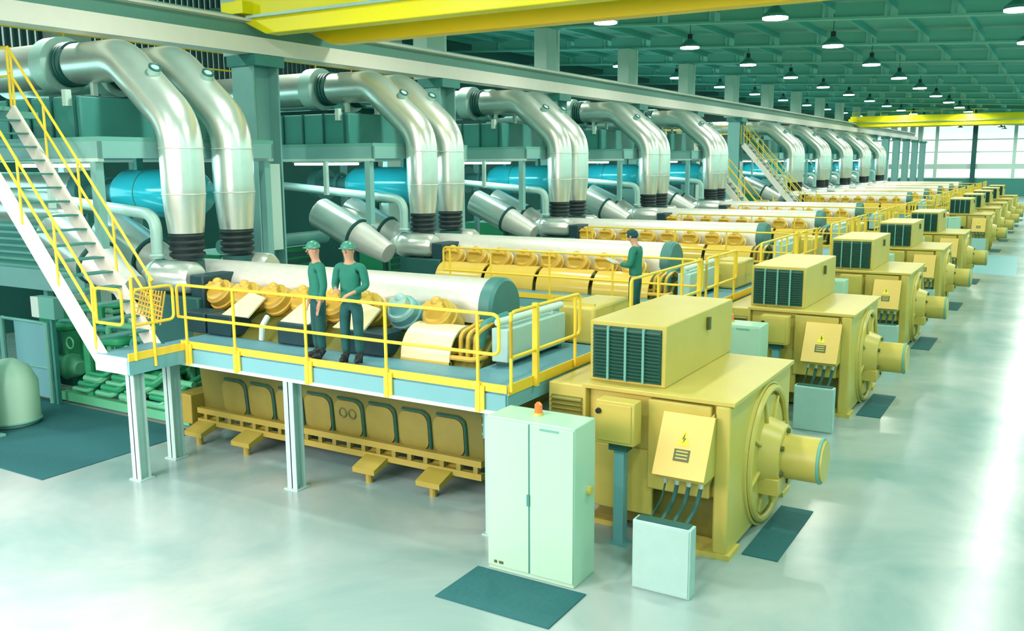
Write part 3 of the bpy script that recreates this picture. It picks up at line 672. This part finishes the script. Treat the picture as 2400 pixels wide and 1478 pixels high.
tl = bpy.data.lights.new('added_tube_light', 'AREA'); tl.shape = 'RECTANGLE'; tl.size = 2.2; tl.size_y = .3; tl.energy = 34; tl.color = (.75, 1, 1)  # light added under each platform for the tank highlights
for k in SLOTS:
    lo = bpy.data.objects.new('added_tube_light', tl); C.objects.link(lo); lo.location = (-16.65, Y(-1.6)+DY*k, 4.94); lo.rotation_euler = (R(40), 0, 0)
def duct(dy):
    y = Y(dy)
    t = thing('intake_duct', (-15, y, 2.6), '', 'air duct', 'sloping air ducts at the engine ends')
    a, b = Vector((-14.95, y, 2.82)), Vector((-17.0, y, 3.7)); u = (b-a).normalized()
    MB().tube([a+u*.85, b], [.42, .42], 28).build('duct', 'alu', t)
    MB().tube([a-u*.25, a+u*.8], [.26, .4], 28).build('cone', 'alu_dull', t)
    MB().torus(a+u*.85, u, .42, .04, 28, 6).build('collar', 'teal_dark', t)
    MB().box(-15.85, -15.75, y-.06, y+.06, 0, 2.78).build('strut', 'teal_dark', t)
    return t
for dy, nm in ((-1.5, 'camera-side'), (-.3, 'inner')):
    D = duct(dy)
    repeat(D, 'sloping silver air duct, the '+nm+' one at the pipe end of the {} engine')
    bpy.data.objects.remove([c for c in D.children if c.name.startswith('strut')][0])     # the first pair leans on the green skid instead
def thin():
    y = Y(-1.1)
    t = thing('vent_pipe', (-14.5, y, 3.2), '', 'pipe', 'thin bent pipes at the engine ends')
    MB().tube(fillet([(-19, y, 4.42), (-14.5, y, 4.08), (-14.5, y, 3.26)], .35, 8), .11, 14).build('pipe', 'steel', t)
    MB().torus((-14.5, y, 3.32), (0,0,1), .12, .03, 14, 6).build('flange', 'steel', t)
    return t
repeat(thin(), 'thin grey pipe bending down to the turbocharger of the {} engine')
def bank():
    t = thing('heat_exchanger', (-20.5, Y(.0), 0), '', 'heat exchanger', 'green and teal exchangers along the pipe side')
    MB().box(-21.9, -20.0, Y(-2.4), Y(1.6), .3, 2.5).build('casing', 'green', t, bevel=.03)
    s_ = MB()
    for i in range(9): s_.box(-19.99, -19.95, Y(-2.35), Y(1.55), .45+i*.22, .58+i*.22)
    s_.build('fins', 'teal_dark', t)
    MB().tube([(-19.8, Y(-2.5), 2.75), (-19.8, Y(1.7), 2.75)], .2, 16).build('header', 'teal_mid', t)
    MB().box(-22, -19.9, Y(-2.5), Y(1.7), 0, .3).build('plinth', 'teal_dark', t)
    return t
_b = bank(); _b.location.y += DY; _b['label'] = 'green finned heat exchanger behind the pipe legs of the second engine'
for k in SLOTS[2:]: copy_tree(_b, (0, DY*(k-1), 0), 'green finned heat exchanger behind the pipe legs of the %s engine' % ORD[k])

# ================================================================== STAIRS
def stairs():
    t = thing('access_stair', (-12.6, 9.3, 0), '', 'stairs', 'steel stairs up to the pipe platforms')
    y0, y1 = 8.82, 9.82
    p0, p1 = Vector((-12.95, 0, 2.02)), Vector((-16.5, 0, 6.05))
    for y in (y0, y1):
        s_ = MB(); s_.prism([(p0.x+.12, p0.z+.02), (p1.x+.12, p1.z+.02), (p1.x-.12, p1.z-.16), (p0.x-.12, p0.z-.16)], 'y', y-.03, y+.03)
        s_.build('stringer', 'beamw', t)
    n = 17
    for i in range(1, n):
        q = p0+(p1-p0)*(i/n)
        MB().box(q.x-.14, q.x+.12, y0+.03, y1-.03, q.z-.03, q.z).build('tread', 'teal', t)
    MB().box(-13.0, -12.2, y0-.06, 9.78, 2.0, 2.05).build('landing', 'deck', t)
    e = MB(); e.box(-13.0, -12.2, y0-.09, y0-.03, 1.78, 2.04); e.build('landing_beam', 'slat', t)
    e = MB(); e.box(-12.22, -12.16, y0-.09, 9.78, 1.78, 2.0); e.build('landing_beam', 'bluegrey', t)
    MB().box(-12.18, -12.15, y0-.09, 9.78, 2.0, 2.12).build('toe_board', 'yellow', t)
    for x, y in ((-12.39, 8.98),):
        l = MB(); w_ = .2; l.box(x-.1, x+.1, y-.1, y-.08, 0, 1.8).box(x-.1, x+.1, y+.08, y+.1, 0, 1.8).box(x-.01, x+.01, y-.1, y+.1, 0, 1.8).box(x-.14, x+.14, y-.14, y+.14, 0, .02)
        l.build('leg', 'steel', t)
    sl = (p1-p0)
    for y in (y0-.04, y1+.04):
        pts = [Vector((p.x, y, p.z)) for p in (p0, p1)]
        up1, up2 = Vector((0,0,1.06)), Vector((0,0,.6))
        r_ = MB().tube([pts[0]+up1, pts[1]+up1], .024, 10).tube([pts[0]+up2, pts[1]+up2], .024, 10)
        rl = r_.build('handrail', 'yellow', t)
        for k in range(5):
            q = pts[0]+(pts[1]-pts[0])*(.02+.24*k); MB().tube([q, q+up1], .022, 8).build('post', 'yellow', rl)
    rl = MB().tube(fillet([(-12.95, y0-.04, 2.55), (-12.95, y0-.04, 3.1), (-12.3, y0-.04, 3.1), (-12.3, y0-.04, 2.55), (-12.95, y0-.04, 2.55)], .1), .024, 10).build('guardrail', 'yellow', t)
    rl = MB().tube(fillet([(-12.14, y0+.05, 2.55), (-12.14, y0+.05, 3.1), (-12.14, 9.6, 3.1), (-12.14, 9.6, 2.55), (-12.14, y0+.05, 2.55)], .1), .024, 10).build('guardrail', 'yellow', t)
    MB().tube([(-12.14, 9.2, 1.85), (-12.14, 9.2, 3.1)], .024, 8).build('post', 'yellow', rl)
    MB().tube([(-12.14, 8.85, 2.0), (-12.14, 8.85, 3.3)], .026, 8).build('post', 'yellow', rl)
    g_ = MB()
    for i in range(9): g_.bar((-12.92+.07*i, 9.5, 2.6-.02*i), (-12.75+.07*i, 9.5, 3.0), .02)
    for i in range(6): g_.bar((-12.95, 9.5, 2.6+.08*i), (-12.3, 9.5, 2.5+.08*i), .02)
    g_.build('guard_panel', 'gold', t)
    # upper landing
    MB().box(-18.2, -16.5, 8.7, 9.95, 5.98, 6.05).build('upper_landing', 'teal_mid', t)
    u = MB()
    for y in (8.75, 9.9): u.tube([(-16.6, y, 7.1), (-18.2, y, 7.1)], .024, 8).tube([(-16.6, y, 6.6), (-18.2, y, 6.6)], .024, 8)
    for x in (-16.6, -17.4, -18.2):
        for y in (8.75, 9.9): u.tube([(x, y, 6.05), (x, y, 7.1)], .024, 8)
    u.build('upper_guardrail', 'yellow', t)
    MB().box(-18.2, -16.6, 9.85, 10.4, 5.86, 5.98).build('bracket', 'teal_mid', t)
    return t
S = stairs(); S['label'] = 'long steel stair with yellow handrails climbing from the first walkway to the pipe platform'
copy_tree(S, (0, 36.2, 0), 'steel stair with yellow handrails climbing at the far side of the fifth engine')
copy_tree(S, (0, DY*6, 0), 'pale steel stair climbing to the pipes just before the sixth engine')

# ================================================================== LOW PLANT AT THE FLOOR BY THE STAIR
o = MB().box(-24, -13.72, 8.1, 11.2, 0, .012).build('floor_plate', 'matt', org=(-17, 9.5, 0)); tag(o, 'dark teal steel floor plate under the stair before the green pump skid', 'floor plate')
def skid():
    t = thing('pump_skid', (-16.8, 12, 0), 'green pump skid packed with pipes on the floor beneath the stair', 'pump skid')
    b = MB(); b.box(-19.6, -14.0, 11.25, 11.4, .06, .24).box(-19.6, -14.0, 12.9, 13.05, .06, .24)
    for x in (-19.6, -17.9, -16.2, -14.15): b.box(x, x+.15, 11.4, 12.9, .06, .24)
    b.build('base_frame', 'green_l', t)
    for x in (-18.6, -16.9, -15.4):
        m_ = MB().cyl((x-.55, 11.8, .62), (x+.05, 11.8, .62), .24, .24, 18).build('motor', 'green', t)
        MB().tube([(x+.05, 11.8, .62), (x+.15, 11.8, .62), (x+.25, 11.8, .62), (x+.5, 11.8, .62)], [.12, .3, .3, .14], 18).build('pump', 'green_l', t)
        MB().box(x-.45, x+.4, 11.65, 11.95, .24, .4).build('pedestal', 'teal_dark', t)
    rnd = random.Random(3)
    for k in range(16):
        x = -19.1+.28*k; y = 11.35+rnd.random()*.8; z = .5+rnd.random()*.5; h = 1.2+rnd.random()*.9; x2 = min(x+rnd.uniform(.3, 1.2), -14.8)
        MB().tube(fillet([(x, y, .24), (x, y, h), (x2, y+.1, h), (x2, y+.5, h), (x2, y+.5, .4)], .16, 5), rnd.choice((.05, .07, .1)), 10).build('pipe', rnd.choice(('green', 'green_l', 'green', 'teal')), t)
    for z, y in ((.32, 11.3), (.55, 11.38), (.8, 11.5)):
        MB().tube([(-15.9, y, z), (-14.1, y, z)], .06, 10).build('pipe', 'green_l', t)
    for k in range(14):
        x = -17.6+.19*k; z = .35+.13*(k % 4)
        MB().tube(fillet([(x, 11.28+.02*(k % 3), z), (x+.5, 11.28+.02*(k % 3), z), (x+.8, 11.6, z+.3), (x+.8, 12.2, z+.35+.1*(k % 3))], .15, 4), (.045, .06, .08)[k % 3], 8).build('pipe', ('green_l', 'green')[k % 2], t)
    for x in (-17.2, -16.1, -15.1): MB().tube([(x, 12.4, .24), (x, 12.4, 1.5), (x, 12.4, 1.62)], [.28, .28, .1], 16).build('separator', 'green', t)
    for k in range(5):
        x = -18.9+k*.95; MB().torus((x, 11.5, 1.15+.1*(k%2)), (0,1,0), .12, .02, 16, 6).build('valve_wheel', 'green_l', t)
    MB().box(-19.7, -19.2, 11.9, 12.8, .24, 1.9).build('filter_housing', 'green', t, bevel=.05)
    return t
skid()
def gate():
    t = thing('pipe_gantry', (-18.7, 11.1, 0), 'light teal pipe frame with two uprights standing left in front of the green skid', 'frame')
    t['label'] = 'light teal tube frame with two uprights standing in front of the green skid'
    for x in (-19.76, -18.1):
        MB().tube([(x, 11.1, 0), (x, 11.1, 1.75)], .06, 10).build('upright', 'teal_mid', t)
    for z in (.75, 1.72): MB().tube([(-19.76, 11.1, z), (-18.1, 11.1, z)], .035, 8).build('crossbar', 'teal_mid', t)
    MB().box(-19.28, -18.17, 11.09, 11.12, .1, 1.7).build('mesh_panel', 'bluegrey', t)
    return t
gate()
t = thing('terminal_enclosure', (-17.9, 11.1, 0), 'small pale control box on a thin post above the green skid', 'control box')
MB().box(-18.35, -17.6, 10.98, 11.2, 1.85, 2.3).build('enclosure', 'teal_mid', t, bevel=.01); MB().box(-18.36, -18.1, 10.96, 10.98, 1.87, 2.3).build('door', 'slat', t)
MB().box(-17.9, -17.82, 11.05, 11.13, .013, 1.85).build('post', 'teal', t)
t = thing('drum_tank', (-17.2, 9.76, 0), 'pale rounded tank at the very edge of the dark floor plate', 'tank')
MB().tube([(-17.3,9.76,.02),(-17.3,9.76,.08),(-17.3,9.76,.85),(-17.3,9.76,1.15),(-17.3,9.76,1.3)], [.45,.5,.5,.36,.12], 28).build('shell', 'white', t)
MB().torus((-17.3,9.76,.1), (0,0,1), .5, .025, 28, 6).build('rim', 'teal_mid', t)
# ventilation unit behind the stair
def ahu():
    t = thing('ventilation_unit', (-21, 12.6, 0), 'big slatted grey teal ventilation unit with shiny round ducts seen through the stair', 'ventilation unit')
    MB().box(-24.5, -19.5, 13.2, 15.2, 2.45, 4.05).build('casing', 'teal', t, bevel=.03)
    s_ = MB()
    for i in range(9): s_.prism([(13.1, 2.5+i*.165), (13.2, 2.56+i*.165), (13.2, 2.6+i*.165), (13.1, 2.56+i*.165)], 'x', -24.4, -19.55)
    s_.build('slats', 'teal_mid', t)
    for x in (-24.2, -21.6, -19.7): MB().box(x-.08, x+.08, 13.3, 13.46, 0, 2.45).build('leg', 'teal_mid', t)
    MB().box(-24.6, -19.45, 12.95, 13.15, 2.0, 2.5).build('support_beam', 'column', t)
    MB().tube([(-24.6, 13.6, 4.45), (-19.7, 13.6, 4.45), (-19.5, 13.6, 4.45)], [.38, .38, .2], 28).build('duct', 'alu', t)
    MB().tube([(-24.6, 13.3, 3.9), (-20.4, 13.3, 3.9), (-20.2, 13.3, 3.9)], [.32, .32, .2], 28).build('duct', 'alu', t)
    return t
ahu()

# ================================================================== PEOPLE
def skin_mesh(name, mt, parent, pts, edges, rad, root=0, sub=2):
    me = bpy.data.meshes.new(name); me.from_pydata([tuple(p) for p in pts], edges, [])
    ob = bpy.data.objects.new(name, me); C.objects.link(ob); ob.parent = parent
    sk = ob.modifiers.new('skin', 'SKIN'); sk.use_smooth_shade = True
    for i, v in enumerate(me.skin_vertices[0].data):
        r_ = rad[i]; v.radius = r_ if isinstance(r_, tuple) else (r_, r_); v.use_root = (i == root)
    sb = ob.modifiers.new('sub', 'SUBSURF'); sb.levels = sub; sb.render_levels = sub
    me.materials.append(M[mt]); return ob
def person(loc, face, label, arms, hat, shirt='cloth', trousers='cloth2', h=1.75, nod=0.):
    """standing figure; arms: two (elbow, wrist) pairs in body space, x to the figure's left, y forward"""
    t = thing('person', loc, label, 'person', 'workers on the walkways'); t.rotation_euler = (0, 0, face)
    k = h/1.75
    S_ = lambda *p: Vector(p)*k
    # ---- body in one skinned surface
    P = [S_(0,0,.95), S_(0,0,1.1), S_(0,.01,1.27), S_(0,0,1.41), S_(0,.01,1.49), S_(0,.03+nod*.3,1.56), S_(0,.045+nod*.6,1.64), S_(0,.03+nod*.7,1.70)]
    E_ = [(0,1),(1,2),(2,3),(3,4),(4,5),(5,6),(6,7)]
    RD = [(.115,.075),(.11,.07),(.115,.075),(.075,.06),.055,.07,(.088,.1),(.08,.09)]
    hands = []
    for sgn, (el, wr) in zip((1,-1), arms):
        i0 = len(P); sh = S_(sgn*.19, 0, 1.41); el = S_(*el); wr = S_(*wr); d = (wr-el).normalized()
        P += [sh, el, wr, wr+d*.05*k, wr+d*.1*k]; E_ += [(3,i0),(i0,i0+1),(i0+1,i0+2),(i0+2,i0+3),(i0+3,i0+4)]
        RD += [.045,.038,.028,(.042,.02),(.04,.018)]
        side = d.cross(Vector((0,0,1)));  side = side.normalized() if side.length > .1 else Vector((0,1,0))
        for j, (off, ln) in enumerate(((-.03,.06),(-.01,.072),(.01,.07),(.03,.055))):
            b = wr+d*.1*k+side*off*k; P += [b, b+d*ln*.55*k+Vector((0,0,-.006)), b+d*ln*.9*k+Vector((0,0,-.022))]
            n = len(P); E_ += [(i0+4,n-3),(n-3,n-2),(n-2,n-1)]; RD += [.0095,.0085,.0075]
        th = wr+d*.04*k+side*.045*k*(-sgn); P += [th, th+(d*.05+side*-.012*sgn)*k]; n = len(P); E_ += [(i0+3,n-2),(n-2,n-1)]; RD += [.012,.009]
    for sgn in (1,-1):
        i0 = len(P); P += [S_(sgn*.095,0,.88), S_(sgn*.105,.02,.5), S_(sgn*.11,-.01,.09), S_(sgn*.115,.08,.04), S_(sgn*.12,.16,.035)]
        E_ += [(0,i0),(i0,i0+1),(i0+1,i0+2),(i0+2,i0+3),(i0+3,i0+4)]; RD += [.065,.05,.038,.035,.03]
    RD = [tuple(c*k for c in r_) if isinstance(r_, tuple) else r_*k for r_ in RD]
    skin_mesh('body', 'skin', t, P, E_, RD)
    # ---- face
    hc = P[6]
    f = MB()
    f.tube([hc+S_(0,.085,.02), hc+S_(0,.108,-.012), hc+S_(0,.085,-.02)], [.008,.014,.008], 8); f.build('nose', 'skin', t, org=(0,0,0))
    for sgn in (1,-1):
        MB().ball(hc+S_(sgn*.032,.082,.022), .011*k).build('eye', 'slat', t, org=(0,0,0))
        MB().ball(hc+S_(sgn*.086,0,.0), .026*k, sc=(.4,.7,1)).build('ear', 'skin', t, org=(0,0,0))
    MB().ball(hc+S_(0,.084,-.048), .02*k, sc=(1.2,.3,.3)).build('mouth', 'skin', t, org=(0,0,0))
    # ---- clothing
    sp = [S_(0,0,.92), S_(0,0,1.1), S_(0,.01,1.27), S_(0,0,1.42), S_(0,.0,1.465)]; se = [(0,1),(1,2),(2,3),(3,4)]
    sr = [(.178,.135),(.168,.122),(.188,.138),(.12,.1),(.07,.07)]
    for sgn, (el, wr) in zip((1,-1), arms):
        i0 = len(sp); sh = S_(sgn*.19,0,1.41); el = S_(*el); wr = S_(*wr)
        sp += [sh, el, el+(wr-el)*.8]; se += [(3,i0),(i0,i0+1),(i0+1,i0+2)]; sr += [.075,.06,.045]
    sr = [tuple(c*k for c in r_) if isinstance(r_, tuple) else r_*k for r_ in sr]
    skin_mesh('shirt', shirt, t, sp, se, sr, 1)
    tp = [S_(0,0,1.0), S_(0,0,.93)]; te = [(0,1)]; tr = [(.165,.125),(.172,.13)]
    for sgn in (1,-1):
        i0 = len(tp); tp += [S_(sgn*.098,0,.86), S_(sgn*.107,.02,.5), S_(sgn*.11,-.005,.12)]; te += [(1,i0),(i0,i0+1),(i0+1,i0+2)]; tr += [.105,.078,.068]
    tr = [tuple(c*k for c in r_) if isinstance(r_, tuple) else r_*k for r_ in tr]
    skin_mesh('trousers', trousers, t, tp, te, tr, 1)
    for sgn in (1,-1):
        skin_mesh('boot', 'boot', t, [S_(sgn*.11,-.015,.14), S_(sgn*.112,-.01,.06), S_(sgn*.117,.1,.05), S_(sgn*.122,.18,.04)], [(0,1),(1,2),(2,3)], [.055*k,.058*k,.05*k,.04*k], 1)
    if hat == 'helmet':
        hb = MB(); hb.tube([hc+S_(0,.0,.045), hc+S_(0,0,.08), hc+S_(0,0,.125), hc+S_(0,0,.15)], [.108*k,.106*k,.075*k,.02*k], 20)
        hb.tube([hc+S_(0,.03,.04), hc+S_(0,.03,.052)], [.125*k,.115*k], 20)
        hb.build('helmet', 'helmet', t, org=(0,0,0))
    else:
        MB().ball(hc+S_(0,-.012,.03), .1*k, 16, 10, (.95,1.05,.9)).build('hair', 'capm', t, org=(0,0,0))
        cb = MB(); cb.tube([hc+S_(0,0,.06), hc+S_(0,0,.1), hc+S_(0,0,.135)], [.104*k,.095*k,.03*k], 18); cb.box(-.06*k, .06*k, hc.y+.07*k, hc.y+.17*k, hc.z+.055*k, hc.z+.068*k)
        cb.build('cap', 'capm', t, org=(0,0,0))
    return t
down = [((.25,-.02,1.12),(.26,.06,.87)), ((-.25,-.02,1.12),(-.26,.06,.87))]
fold = [((.25,-.0,1.13),(.13,.22,1.1)), ((-.25,0,1.13),(-.12,.24,1.05))]
person((-9.57, 10.2, 2.066), R(150), 'person in teal work clothes on the first walkway, the one nearer the stair', down, 'helmet', h=1.76)
person((-8.93, 10.22, 2.066), R(195), 'person in teal work clothes on the first walkway, the one nearer the cream hood', fold, 'helmet', h=1.78)
wk = person((-6.5, 15.15, 2.066), R(95), 'person in green shirt and dark cap looking down at a clipboard', [((.26,.05,1.13),(.12,.3,1.12)), ((-.26,.03,1.13),(-.1,.3,1.14))], 'cap', h=1.72, nod=.06)
o = MB().add([(-.12,.36,1.12),(.12,.36,1.12),(.12,.55,1.2),(-.12,.55,1.2),(-.12,.36,1.125),(.12,.36,1.125),(.12,.55,1.205),(-.12,.55,1.205)], [(3,2,1,0),(4,5,6,7),(0,1,5,4),(1,2,6,5),(2,3,7,6),(3,0,4,7)]).build('clipboard', 'paper')
o.location = wk.location; o.rotation_euler = wk.rotation_euler; tag(o, 'small grey clipboard held by the person in the dark cap', 'clipboard')
